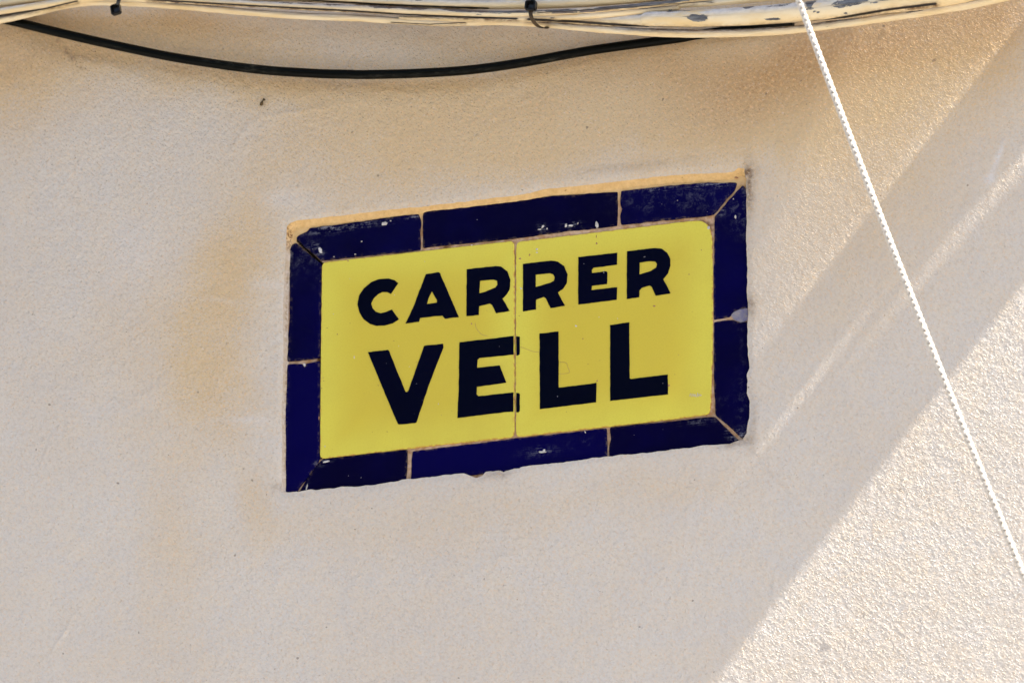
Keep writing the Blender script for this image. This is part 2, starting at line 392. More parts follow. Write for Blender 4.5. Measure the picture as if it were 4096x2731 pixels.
pale = blobs(X+wob*60, Yp+wob2*60, [(990, 1672, 70, 14, 0, .7), (1060, 1690, 60, 25, 0, .4), (4000, 640, 70, 9, -72, 1.5), (3972, 722, 22, 20, 0, 1.6), (820, 2330, 60, 10, 45, .3),
    (880, 1200, 90, 10, 5, .35), (560, 1010, 160, 160, 0, .5), (3480, 2000, 8, 220, 3, .5), (2800, 1980, 6, 120, 5, .5), (2760, 2150, 6, 160, 8, .4), (1060, 1130, 70, 25, 0, .6), (1130, 800, 110, 40, 0, .5)])
rough = 1+.6*blobs(X, Yp, [(3700, 1900, 900, 1200, 0, .3), (3400, 900, 450, 600, 0, -.2), (1200, 300, 900, 200, 0, .9)]) \
    + .55*blobs(X, Yp, [(600, 900, 1000, 900, 0, 1.), (1500, 400, 1500, 300, 0, 1.), (1500, 2400, 1200, 500, 0, .8)])
for nme, arr in (('stain', stain), ('grime', grime), ('rust', rust), ('pale', pale), ('rough', rough)): setattr_f(me, nme, arr)
wall = link('house_wall', me, WALL)
tag(wall, 'cream rendered house wall with tan stains around the tiled street sign', 'wall')

# ------------------------------------------------------------------ the street sign
sc0 = P(2040, 1320, RECESS)
sign = empty('street_sign', sc0)
tag(sign, 'yellow and navy tiled street name sign set into the cream wall', 'sign')
# mortar: lip running from the wall's edge down to the recess, then the bed behind the tiles
ring = [(jB, i) for i in range(iL, iR)]+[(j, iR) for j in range(jB, jT)]+[(jT, i) for i in range(iR, iL, -1)]+[(j, iL) for j in range(jT, jB, -1)]
cx0, cz0 = (xL+xR)/2, (zT+zB)/2
rv, rf, och, grm = [], [], [], []
K = 8
for n, (j, i) in enumerate(ring):
    x, y, z = NX[j, i], Y[j, i], NZ[j, i]
    wl = .0054*math.exp(-((i-iL)*S/.006)); wr = .0014*math.exp(-((iR-i)*S/.006)); wt = .0080*math.exp(-((jT-j)*S/.006)); wb = .0016*math.exp(-((j-jB)*S/.006))
    tx = wl-wr; tz = wb-wt
    px, py = pix(x, y, z)
    for k in range(K):
        f = k/(K-1)
        nn = mnoise.noise(Vector((x*120, z*120, f*3)))*.0007*math.sin(f*math.pi)
        g = f**.8
        rv.append((x+tx*f, y+(RECESS-y)*g+nn-(.0004 if k == 0 else 0)*0, z+tz*f))
        topness = 1. if j > jT-3 else 0.
        tl = math.exp(-((px-1150)/40)**2-((py-920)/60)**2)
        och.append(min(1, max(topness, tl))); 
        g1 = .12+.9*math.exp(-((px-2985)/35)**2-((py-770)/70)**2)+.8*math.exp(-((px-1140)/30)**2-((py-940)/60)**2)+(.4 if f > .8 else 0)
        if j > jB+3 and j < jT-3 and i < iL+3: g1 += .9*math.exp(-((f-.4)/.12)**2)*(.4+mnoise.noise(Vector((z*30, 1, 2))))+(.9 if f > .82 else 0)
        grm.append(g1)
N = len(ring)
for n in range(N):
    m_ = (n+1) % N
    for k in range(K-1): rf.append((n*K+k, m_*K+k, m_*K+k+1, n*K+k+1))
me = bpy.data.meshes.new('mortar_edge'); me.from_pydata(rv, [], rf); me.update()
for p in me.polygons: p.use_smooth = True
setattr_f(me, 'ochre', och); setattr_f(me, 'grime', grm)
mo = link('mortar_edge', me, MORTAR, sign); mo['label'] = 'ochre mortar lip sloping in around the tiles'

# bed of grout, uneven, its face a little behind the tile faces
FACE = .0060
bx = np.linspace(xL-.008, xR+.008, 260); bz = np.linspace(zB-.008, zT+.008, 160)
bX, bZ = np.meshgrid(bx, bz); bY = FACE+.0011+.0006*vnoise(bX, bZ, 120, 31, 3)+.0006*vnoise(bX, bZ, 25, 32, 2)
# the hollow mitre joint near the upper left corner
bpx, bpy_ = pix(bX, bX*0+FACE, bZ)
bY += .004*np.exp(-(((bpx-1235)*.72-(bpy_-1010)*.69)/9)**2)*((bpx > 1190) & (bpx < 1292) & (bpy_ < 1060))
leftj = np.exp(-((bpx-1281)/7)**2)*((bpy_ > 1050) & (bpy_ < 1830))
botj = np.exp(-((bpx-1200)*.6+(bpy_-1925)*.8)**2/60)*(bpx < 1275)*(bpy_ > 1840)
bY += .0025*leftj + .003*botj
bv = np.stack([bX.ravel(), bY.ravel(), bZ.ravel()], 1)
nx_, nz_ = len(bx), len(bz)
bf = [(j*nx_+i, j*nx_+i+1, (j+1)*nx_+i+1, (j+1)*nx_+i) for j in range(nz_-1) for i in range(nx_-1)]
me = bpy.data.meshes.new('grout'); me.from_pydata(bv.tolist(), [], bf); me.update()
for p in me.polygons: p.use_smooth = True
topd = np.interp(bX.ravel(), Tt[:, 0], Tt[:, 1])-bZ.ravel(); lefd = bX.ravel()-np.interp(bZ.ravel(), zt_sorted(Lt)[:, 1], zt_sorted(Lt)[:, 0])
setattr_f(me, 'ochre', np.clip(np.exp(-(np.clip(topd, 0, 1)/.016)**4)+np.exp(-((bpx.ravel()-1165)/45)**2-((bpy_.ravel()-930)/60)**2), 0, 1))
diag = np.exp(-(((bpx-1235)-(bpy_-1005))*.707/8)**2)*((bpx > 1186) & (bpx < 1290) & (bpy_ < 1062) & (bpy_ > 950))
setattr_f(me, 'hollow', np.clip(.8*leftj.ravel()+botj.ravel()+1.2*diag.ravel(), 0, 1))
setattr_f(me, 'dirt', np.clip(.25+blobs(bpx.ravel(), bpy_.ravel(), [(1281, 1400, 14, 420, 0, .9), (1800, 1000, 500, 60, -8, .6), (2780, 900, 90, 60, 0, .8), (2960, 730, 40, 60, 0, .9)])+3*leftj.ravel()+3*botj.ravel(), 0, 1))
link('grout', me, GROUT, sign)

def refine(poly, step, jitter, seed, corner=0):
    """pixels -> closely spaced outline with small irregularities"""
    out = []
    n = len(poly)
    for i in range(n):
        x0, y0 = poly[i]; x1, y1 = poly[(i+1) % n]
        L = math.hypot(x1-x0, y1-y0); k = max(1, int(L/step))
        nx, ny = (y1-y0)/max(L, 1e-6), -(x1-x0)/max(L, 1e-6)
        for q in range(k):
            f = q/k; x = x0+(x1-x0)*f; y = y0+(y1-y0)*f
            s = jitter*(mnoise.noise(Vector((x*.035, y*.035, seed)))+.7*mnoise.noise(Vector((x*.13, y*.13, seed+5))))
            out.append((x+nx*s, y+ny*s))
    return out

def smooth_poly(poly, it=1):
    for _ in range(it):
        poly = [((poly[i-1][0]+2*poly[i][0]+poly[(i+1) % len(poly)][0])/4, (poly[i-1][1]+2*poly[i][1]+poly[(i+1) % len(poly)][1])/4) for i in range(len(poly))]
    return poly

def area(pts): return sum(pts[i-1][0]*pts[i][1]-pts[i][0]*pts[i-1][1] for i in range(len(pts)))/2

def inset(pts, d):
    s = 1 if area(pts) > 0 else -1
    out = []
    n = len(pts)
    for i in range(n):
        ax, ay = pts[i-2] if n > 20 else pts[i-1]; bx_, by_ = pts[(i+2) % n] if n > 20 else pts[(i+1) % n]
        tx, ty = bx_-ax, by_-ay; L = math.hypot(tx, ty) or 1
        out.append((pts[i][0]-ty/L*d*s, pts[i][1]+tx/L*d*s))
    return out

def slab(name, poly, face_y, thick, mat, parent, bevel=.0009, step=6, jitter=1.2, seed=0, tilt=(0, 0), cut=.004, label=None, sm=1):
    pts = smooth_poly(refine(poly, step, jitter, seed), sm)
    pts = [(P(a, b, face_y).x, P(a, b, face_y).z) for a, b in pts]
    if cut: pts = inset(pts, -.00035)
    cx = sum(p[0] for p in pts)/len(pts); cz = sum(p[1] for p in pts)/len(pts)
    yy = lambda x, z, d: face_y+d+(x-cx)*tilt[0]+(z-cz)*tilt[1]
    bm = bmesh.new()
    e = bm.verts.layers.float.new('edge')
    rings = []
    for off, dep, ev in ((0, thick, 1), (0, bevel, 1), (bevel*.3, bevel*.3, .9), (bevel, 0, .55)):
        q = inset(pts, off) if off else pts
        r = []
        for x, z in q:
            v = bm.verts.new((x, yy(x, z, dep), z)); v[e] = ev; r.append(v)
        rings.append(r)
    n = len(pts)
    for r0, r1 in zip(rings, rings[1:]):
        for i in range(n):
            f = bm.faces.new((r0[i], r0[(i+1) % n], r1[(i+1) % n], r1[i])); f.smooth = True
    f = bm.faces.new(rings[-1]); 
    inner = set(rings[-1])
    if cut:
        x0, x1 = min(p[0] for p in pts), max(p[0] for p in pts); z0, z1 = min(p[1] for p in pts), max(p[1] for p in pts)
        faces = [f]
        for axis, lo, hi in ((0, x0, x1), (2, z0, z1)):
            k = int((hi-lo)/cut)
            for q in range(1, k):
                co = [0, 0, 0]; no = [0, 0, 0]; co[axis] = lo+(hi-lo)*q/k; no[axis] = 1
                g = set(faces)
                geom = list(g)+list({ed for ff in g for ed in ff.edges})+list({vv for ff in g for vv in ff.verts})
                res = bmesh.ops.bisect_plane(bm, geom=geom, plane_co=co, plane_no=no)
                faces = list({x for x in res['geom'] if isinstance(x, bmesh.types.BMFace) and x.is_valid} | {x for x in faces if x.is_valid})
    bm.normal_update()
    bmesh.ops.recalc_face_normals(bm, faces=bm.faces)
    me = bpy.data.meshes.new(name); bm.to_mesh(me); bm.free()
    o = link(name, me, mat, parent)
    if label: o['label'] = label
    # distance-based edge attribute and scuffs
    co = np.empty(len(me.vertices)*3); me.vertices.foreach_get('co', co); co = co.reshape(-1, 3)
    PT = np.array(pts)
    if cut:
        d = np.full(len(co), 9.)
        for i0 in range(0, len(PT)):
            d = np.minimum(d, np.hypot(co[:, 0]-PT[i0, 0], co[:, 2]-PT[i0, 1]))
        setattr_f(me, 'pool', np.clip(1-d/.045, 0, 1)**1.3)
        ea = np.exp(-(d/.0012)**2)
        me.attributes['edge'].data.foreach_set('value', ea.astype(np.float32))
    qx, qy = pix(co[:, 0], co[:, 1], co[:, 2])
    setattr_f(me, 'scuff', np.clip(blobs(qx, qy, SCUFF), 0, 1.3)); setattr_f(me, 'smear', np.clip(blobs(qx, qy, SMEAR), 0, 1.2))
    return o
z4 = lambda x, y: (1080+x*.43367, 620+y*.43367); z5 = lambda x, y: (2040+x*.43367, 620+y*.43367)
SCUFF = [(*z4(520, 680), 70, 16, -7, 1.3), (*z4(850, 645), 90, 8, -7, 1.2), (*z4(1330, 565), 30, 8, -7, 1.2), (*z4(460, 880), 14, 22, -15, 1.), (*z4(380, 840), 20, 8, -5, .8),
         (*z5(2150, 330), 8, 16, -20, 1.), (*z5(1900, 270), 90, 12, -5, 1.3), (*z5(1350, 315), 60, 10, -6, 1.), (*z5(1950, 520), 12, 18, 0, .9),
         (*z5(560, 650), 32, 12, -5, 1.1), (*z5(300, 670), 16, 14, 0, .9), (1140, 1450, 8, 260, 0, 1.1), (1155, 1010, 10, 60, 0, 1.), (1290, 1848, 30, 8, -15, 1.2), (2960, 1740, 18, 30, 20, 1.2), (2160, 1805, 50, 14, -5, .7), (2930, 1740, 30, 14, 30, 1.1), (1225, 1950, 6, 14, 15, 1.2), (2800, 1685, 60, 10, -5, .5)]
SMEAR = [(2972, 1500, 7, 200, 0, 1.), (*z5(2165, 600), 10, 60, 0, 1.5), (*z4(300, 830), 60, 50, 30, .9), (*z4(430, 1050), 14, 60, 0, .9), (*z4(300, 960), 40, 70, 30, .6), (*z5(1200, 430), 110, 50, 0, .55), (*z5(1700, 400), 120, 60, 0, .7), (*z5(2100, 430), 40, 80, 0, .8),
         (*z5(2080, 620), 40, 60, 0, .5), (2960, 1600, 30, 90, 0, .5), (2900, 1600, 30, 20, 0, .6), (2150, 1810, 90, 20, -6, .4), (2330, 1770, 60, 20, -6, .35), (2960, 1310, 30, 20, 0, .6)]

tiles = [
 ('a', src(Z4, [(240, 765), (275, 735), (345, 705), (365, 672), (700, 632), (1000, 592), (1290, 552), (1370, 545), (1378, 575), (1390, 610), (1383, 700), (1385, 876), (900, 925), (475, 970), (330, 850)])),
 ('b', src(Z4, [(1410, 560), (1420, 530), (1445, 518), (1750, 490), (2050, 455), (2250, 430)])+src(Z5, [(60, 430), (110, 415), (200, 405), (400, 378), (640, 362), (988, 340), (992, 480), (985, 655), (500, 705), (0, 772)])+src(Z4, [(1700, 822), (1412, 855)])),
 ('c', src(Z5, [(1022, 332), (1300, 302), (1500, 280), (1830, 255), (2090, 258), (2060, 330), (1990, 405), (1900, 520), (1870, 548), (1790, 560), (1400, 600), (1022, 640), (1015, 560), (1032, 500), (1018, 440)])),
 ('d', src(Z5, [(1888, 570), (2000, 440), (2145, 280), (2185, 330), (2190, 600), (2200, 1000), (2200, 1400), (2130, 1415), (2050, 1450), (2020, 1490), (1880, 1517), (1878, 1200)])),
 ('e', src(Z7, [(1828, 198), (1990, 175), (2060, 205), (2150, 182), (2158, 700), (2158, 1150), (2080, 1236), (1950, 1118), (1840, 1030), (1828, 700)])),
 ('f', src(Z7, [(1350, 1096), (1790, 1045), (1833, 1046), (1900, 1115), (2000, 1212), (2052, 1256), (1990, 1300), (1700, 1325), (1400, 1370), (1150, 1400), (888, 1420), (890, 1300), (905, 1240), (895, 1142)])),
 ('g', src(Z7, [(0, 1242), (500, 1190), (865, 1148), (868, 1420), (500, 1475), (0, 1525)])+src(Z6, [(1900, 1330), (1600, 1362), (1262, 1395), (1262, 1365), (1270, 1200), (1275, 1128), (1500, 1100), (2000, 1040)])),
 ('h', src(Z6, [(1228, 1115), (1225, 1200), (1216, 1395), (900, 1450), (600, 1472), (255, 1500), (338, 1368), (428, 1244), (470, 1200), (850, 1157)])),
 ('i', src(Z6, [(158, 352), (285, 347), (308, 380), (325, 345), (443, 322), (441, 900), (440, 1195), (425, 1236), (250, 1466), (240, 1500), (140, 1490), (135, 1100), (142, 700), (150, 500)])),
 ('j', src(Z4, [(176, 880), (200, 830), (235, 808), (300, 868), (472, 1008), (466, 1300), (462, 1568)])+src(Z6, [(443, 290), (300, 312), (150, 326), (160, 200), (172, 20)])+src(Z4, [(182, 1300), (180, 1000)])),
]
for k, (nm, poly) in enumerate(tiles):
    slab('border_tile', poly, FACE-.0002+.0003*math.sin(k*2.3), .004, NAVY, sign, bevel=.0008, step=5, jitter=2.0, seed=k*3.1,
         tilt=(.004*math.sin(k*1.7), .006*math.cos(k*2.9)), cut=.003, label='navy border tile with its lower outer corner chipped off' if nm == 'd' else None)
# bare chipped scar on the right-hand border
slab('chipped_scar', src(Z5, [(2035, 1478), (2080, 1432), (2130, 1418), (2190, 1412), (2200, 1520), (2130, 1545), (2060, 1520)]), FACE+.0004, .002, SCAR, sign, bevel=.0005, step=4, jitter=3, seed=4, cut=0)

yl = src(Z4, [(480, 1020), (488, 996), (510, 988), (1400, 888), (2000, 820), (2225, 795), (2246, 808), (2250, 900), (2252, 1568)])+src(Z6, [(2186, 940), (2180, 985), (2160, 1000), (1500, 1072), (1000, 1130), (470, 1192), (452, 1180), (450, 1100), (455, 400)])
yr = src(Z5, [(56, 880), (60, 825), (80, 800), (600, 738), (1200, 665), (1500, 628), (1700, 606), (1770, 610), (1820, 640), (1848, 700), (1862, 800), (1866, 1300)])+src(Z7, [(1815, 200), (1810, 500), (1800, 800), (1797, 960), (1780, 1012), (1740, 1026), (1200, 1095), (700, 1150), (90, 1218), (62, 1212), (55, 1180), (50, 700)])
tile_l = slab('yellow_tile', yl, FACE-.0003, .004, YELLOW, sign, bevel=.0007, step=6, jitter=.9, seed=41, cut=.004)
tile_r = slab('yellow_tile', yr, FACE-.0002, .004, YELLOW, sign, bevel=.0007, step=6, jitter=.9, seed=44, cut=.004, tilt=(.001, .001))

def letter(outer, hole, parent, seed, k):
    """fired letter: a thin raised layer of glaze with its counter left open"""
    yface = (FACE-.0003 if parent is tile_l else FACE-.0002)
    def ol(p, s): return [(P(a, b, yface).x, P(a, b, yface).z) for a, b in refine(p, 5, 1.1, s)]
    loops = [ol(outer, seed)]+([ol(hole, seed+9)] if hole else [])
    bm = bmesh.new(); allf = []
    front = []
    lift = .00035
    for lp in loops:
        n = len(lp)
        tl = (.001, .001) if parent is tile_r else (0, 0)
        a = [bm.verts.new((x, yface+.0008, z)) for x, z in lp]; b = [bm.verts.new((x, yface-lift, z)) for x, z in lp]
        for i in range(n): bm.faces.new((a[i], a[(i+1) % n], b[(i+1) % n], b[i]))
        front += [bm.edges.get((b[i], b[(i+1) % n])) for i in range(n)]
    bmesh.ops.triangle_fill(bm, use_beauty=True, edges=front)
    bm.normal_update(); bmesh.ops.recalc_face_normals(bm, faces=bm.faces)
    me = bpy.data.meshes.new('letter'); bm.to_mesh(me); bm.free()
    o = link('letter', me, LETTER, parent); o['label'] = k
L_ = [
 (Z4, tile_l, 'dark letter C', [(1185, 1183), (1115, 1283), (1080, 1265), (1040, 1263), (995, 1285), (955, 1325), (935, 1370), (945, 1410), (975, 1445), (1020, 1460), (1070, 1450), (1125, 1425), (1190, 1515), (1130, 1552), (1060, 1573), (980, 1577), (925, 1560), (865, 1515), (825, 1450), (808, 1380), (820, 1300), (865, 1230), (930, 1175), (1010, 1145), (1090, 1140), (1150, 1155)], None),
 (Z4, tile_l, 'dark letter A', [(1438, 1100), (1555, 1083), (1568, 1090), (1742, 1495), (1615, 1510), (1590, 1480), (1385, 1502), (1375, 1538), (1250, 1555), (1320, 1410)], [(1493, 1258), (1540, 1340), (1540, 1360), (1447, 1376), (1460, 1330)]),
 (Z4, tile_l, 'dark letter R', [(1815, 1055), (2080, 1025), (2130, 1030), (2190, 1075), (2218, 1150), (2210, 1240), (2180, 1290), (2145, 1325), (2212, 1440), (2085, 1460), (2050, 1385), (2025, 1370), (1930, 1395), (1927, 1475), (1812, 1487)], [(1938, 1163), (2060, 1148), (2095, 1160), (2097, 1200), (2080, 1222), (1990, 1260), (1932, 1275)]),
 (Z5, tile_r, 'dark letter R', [(120, 1005), (380, 975), (440, 985), (500, 1025), (530, 1100), (525, 1180), (490, 1235), (443, 1268), (508, 1390), (375, 1412), (330, 1320), (310, 1308), (242, 1335), (240, 1425), (120, 1443)], [(238, 1105), (370, 1090), (400, 1100), (412, 1130), (405, 1160), (375, 1178), (238, 1218)]),
 (Z5, tile_r, 'dark letter E', [(630, 943), (990, 903), (988, 1012), (770, 1040), (755, 1060), (757, 1090), (890, 1073), (900, 1085), (895, 1190), (755, 1207), (752, 1245), (990, 1220), (985, 1335), (630, 1380)], None),
 (Z5, tile_r, 'dark letter R', [(1080, 890), (1340, 857), (1400, 865), (1450, 900), (1480, 960), (1480, 1020), (1460, 1090), (1415, 1145), (1480, 1275), (1345, 1298), (1305, 1215), (1285, 1205), (1215, 1225), (1195, 1250), (1193, 1312), (1078, 1328)], [(1195, 992), (1300, 980), (1340, 983), (1357, 1005), (1350, 1040), (1300, 1070), (1195, 1102)]),
 (Z6, tile_l, 'dark letter V', [(877, 243), (1058, 222), (1068, 235), (1215, 595), (1225, 600), (1240, 590), (1380, 190), (1390, 185), (1550, 168), (1555, 200), (1430, 520), (1312, 872), (1300, 877), (1155, 892), (1145, 885), (1030, 610)], None),
 (Z6, tile_l, 'dark letter E cut by the tile joint', [(1698, 155), (2184, 98), (2184, 265), (1880, 295), (1860, 310), (1857, 382), (2060, 362), (2118, 515), (1855, 553), (1852, 620), (1870, 637), (2182, 603), (2182, 775), (2100, 780), (1680, 832), (1690, 600)], None),
 (Z6, tile_r, 'tip of the upper arm of the letter E', [(2207, 103), (2240, 105), (2240, 262), (2225, 273), (2207, 275)], None),
 (Z6, tile_r, 'tip of the lower arm of the letter E', [(2207, 607), (2235, 610), (2240, 625), (2238, 770), (2225, 782), (2207, 780)], None),
 (Z7, tile_r, 'dark letter L', [(265, 300), (435, 282), (438, 785), (775, 743), (773, 915), (268, 978)], None),
 (Z7, tile_r, 'dark letter L', [(897, 225), (1070, 200), (1073, 700), (1085, 707), (1415, 667), (1417, 845), (898, 903)], None),
]
for k, (z, par, lab, outl, hl) in enumerate(L_):
    letter(src(z, outl), src(z, hl) if hl else None, par, 50+k*2.7, lab)

def flat_blobs(name, lst, y, mat, parent, thick=.0003, kind=None, label=None):
    """small raised irregular specks in one mesh"""
    vs, fs = [], []
    for q, (cx, cy, rx, ry, ang) in enumerate(lst):
        rx *= .85; ry *= .85
        c = P(cx, cy, y); b0 = len(vs); n = 11; a0 = math.radians(ang)
        vs.append((c.x, y-thick, c.z))
        for i in range(n):
            t = i/n*2*math.pi; r = 1+.5*(random.random()-.5)
            u, v = math.cos(t)*rx*r, math.sin(t)*ry*r
            p = P(cx+u*math.cos(a0)-v*math.sin(a0), cy+u*math.sin(a0)+v*math.cos(a0), y)
            vs.append((p.x, y+.0003, p.z))
        for i in range(n): fs.append((b0, b0+1+i, b0+1+(i+1) % n))
    me = bpy.data.meshes.new(name); me.from_pydata(vs, [], fs); me.update()
    o = link(name, me, mat, parent)
    if kind: o['kind'] = kind
    if label: o['label'] = label
    return o
z6 = lambda x, y: (1080+x*.44639, 1300+y*.44639); z7 = lambda x, y: (2040+x*.44639, 1200+y*.44639)
fl = [(*z4(1055, 632), 16, 9, -10), (*z4(1112, 607), 4, 3, 0), (*z4(785, 915), 5, 3, 0), (*z4(845, 797), 4, 3, 0), (*z4(590, 938), 4, 2, 0), (*z4(465, 880), 9, 15, -25), (*z5(800, 645), 7, 15, 0), (*z5(300, 660), 5, 10, 35), (*z5(272, 685), 9, 3, 0),
      (*z5(340, 680), 3, 5, 0), (*z5(515, 650), 5, 8, 20), (*z5(560, 650), 13, 6, -5), (*z5(625, 630), 3, 5, 20), (*z5(245, 868), 5, 5, 0), (*z5(248, 898), 5, 3, 0), (*z5(2078, 572), 4, 8, 0), (*z5(1545, 420), 4, 3, 0), (*z5(1820, 525), 3, 3, 0), (*z5(2060, 405), 3, 4, 0),
      (*z7(672, 1180), 2, 6, -30), (*z7(1113, 1208), 2, 3, 0), (*z6(753, 285), 2.5, 9, 0), (*z6(492, 1085), 2.5, 5, 0), (*z6(1152, 187), 2, 2, 0), (*z6(1247, 372), 2, 2, 0), (*z6(1508, 705), 2, 4, 0), (*z6(1368, 670), 3, 2, 0), (*z6(328, 1450), 3, 14, 15),
      (*z7(590, 230), 6, 4, 30), (*z7(797, 152), 2, 2, 0), (*z7(963, 165), 2, 2, 0), (*z4(1148, 1290), 2, 2, 0), (*z4(735, 1140), 2, 2, 0), (*z4(585, 1465), 3, 2, 0), (*z4(1918, 1058), 2, 2, 0), (*z4(1427, 982), 2, 2, 0), (*z5(865, 1085), 3, 9, -15), (*z4(2310, 1230), 2, 6, -20), (*z4(1860, 830), 6, 3, 0),
      (*z5(105, 1232), 3, 5, -30), (*z5(1830, 670), 6, 8, 0), (*z6(310, 360), 5, 10, -20), (*z6(500, 1222), 18, 5, -15), (*z7(290, 1358), 18, 5, 0), (*z7(305, 1345), 6, 6, 0)]
flat_blobs('plaster_speck', fl, FACE-.0005, SPECK, sign, .0003, 'stuff', 'pale plaster specks splashed on the tiles')
BRN = mat_simple('brown_chip', lin((150, 104, 70)), lin((176, 132, 100)), 300, .85, .0004)
flat_blobs('glaze_chip', [(*z5(798, 815), 4, 6, 0), (*z5(795, 752), 1.5, 8, 5), (*z5(180, 920), 3, 5, 10), (*z5(92, 955), 6, 4, 0), (*z5(1330, 1392), 7, 4, 0), (*z5(1650, 1100), 3, 2, 0), (*z5(1765, 875), 2, 3, 0), (*z7(1420, 762), 6, 5, 0), (*z7(780, 722), 4, 5, 0),
      (*z7(652, 345), 3, 3, 0), (*z7(1510, 490), 2, 2, 0), (*z7(1290, 52), 5, 3, 0), (*z6(602, 82), 3, 4, 0), (*z6(462, 565), 3, 3, 0), (*z6(475, 470), 3, 2, 0), (*z6(1535, 805), 2, 2, 0), (*z6(438, 830), 3, 9, 0), (*z4(718, 975), 4, 4, 0), (*z4(2305, 955), 5, 3, 0),
      (*z4(1858, 1555), 4, 5, 0), (*z5(2085, 208), 9, 5, 12)], FACE-.0005, BRN, sign, .0003, 'stuff', 'small brown chips in the glaze')

def hairlines(name, lines_, y, rad, mat, parent, label):
    vs, fs = [], []
    for ln in lines_:
        p = catmull([P(a, b, y) for a, b in ln], 5); b0 = len(vs)
        v, f, *_ = tube_data(p, rad, 5, 1., .3); vs += [tuple(q) for q in v]; fs += [tuple(b0+k for k in q) for q in f]
    me = bpy.data.meshes.new(name); me.from_pydata(vs, [], fs); me.update()
    o = link(name, me, mat, parent); o['label'] = label
    return o

# ------------------------------------------------------------------ swept tubes
def catmull(pts, n):
    pts = [pts[0]+(pts[0]-pts[1])]+pts+[pts[-1]+(pts[-1]-pts[-2])]
    out = []
    for i in range(1, len(pts)-2):
        for k in range(n):
            t = k/n; p0, p1, p2, p3 = pts[i-1:i+3]
            out.append(.5*((2*p1)+(-p0+p2)*t+(2*p0-5*p1+4*p2-p3)*t*t+(-p0+3*p1-3*p2+p3)*t**3))
    out.append(pts[-2]); return out

def tube_data(path, radius, sides, seed=0, lump=0., flat=1., phase=0.):
    vs, fs, t_, ar, tp = [], [], [], [], []
    T = 0
    for i, p in enumerate(path):
        q = path[min(i+1, len(path)-1)]-path[max(i-1, 0)]; q.normalize()
        if i: T += (p-path[i-1]).length
        up = Vector((0, 0, 1)); side = q.cross(up); side.normalize(); up2 = side.cross(q)
        for k in range(sides):
            a = 2*math.pi*k/sides+phase
            r = radius(T) if callable(radius) else radius
            r *= 1+lump*(mnoise.noise(Vector((T*38, math.cos(a)*1.2+seed, math.sin(a)*1.2)))+.6*mnoise.noise(Vector((T*130, math.cos(a)*2+seed, math.sin(a)*2))))
            vs.append(p+side*math.cos(a)*r*flat+up2*math.sin(a)*r)
            t_.append(T); ar.append(a/(2*math.pi)*.03); tp.append(.5+.5*math.sin(a))
    n = len(path)
    for i in range(n-1):
        for k in range(sides):
            k2 = (k+1) % sides
            fs.append((i*sides+k, i*sides+k2, (i+1)*sides+k2, (i+1)*sides+k))
    fs.append(tuple(range(sides))[::-1]); fs.append(tuple((n-1)*sides+k for k in range(sides)))
    return vs, fs, t_, ar, tp

def standoff(px):
    f = min(1, max(0, (px-1500)/1700)); return -.010-.032*f*f*(3-2*f)      # the bundle hangs free of the wall, further out to the right

def cable(name, pts, y, width_px, mat, label=None, cat=None, group=None, parent=None, lump=.10, seed=0, creases=(), sides=40, dusty=(), n=14):
    """pts: photograph pixels of the axis; y: depth of the axis (a number or one per point)"""
    ys = y if isinstance(y, (list, tuple)) else [y]*len(pts)
    if group: ys = [yy+standoff(a) for (a, b), yy in zip(pts, ys)]
    path = catmull([P(a, b, yy) for (a, b), yy in zip(pts, ys)], n)
    k = SPAN/4096/2
    if isinstance(width_px, (list, tuple)):
        Ls = [0]
        for i in range(1, len(path)): Ls.append(Ls[-1]+(path[i]-path[i-1]).length)
        kn = [Ls[min(i*n, len(Ls)-1)] for i in range(len(pts))]
        rad = lambda T: float(np.interp(T, kn, [w_*k for w_ in width_px]))
    else: rad = width_px*k
    vs, fs, t_, ar, tp = tube_data(path, rad, sides, seed, lump)
    me = bpy.data.meshes.new(name); me.from_pydata([tuple(v) for v in vs], [], fs); me.update()
    for p in me.polygons: p.use_smooth = len(p.vertices) == 4
    setattr_f(me, 't', t_); setattr_f(me, 'around', ar); setattr_f(me, 'top', tp)
    V = np.array([tuple(v) for v in vs]); qx, qy = pix(V[:, 0], V[:, 1], V[:, 2])
    setattr_f(me, 'crease', np.clip(near_lines(qx, qy, 2.6, 5), 0, 1.)); setattr_f(me, 'gap_shade', near_lines(qx, qy))
    setattr_f(me, 'chip', np.clip(blobs(qx, qy, CHIPS), 0, 1.))
    setattr_f(me, 'dusty', np.clip(blobs(qx, qy, dusty), 0, 1.) if dusty else np.zeros(len(V)))
    o = link(name, me, mat, parent)
    if label: tag(o, label, cat, group)
    return o

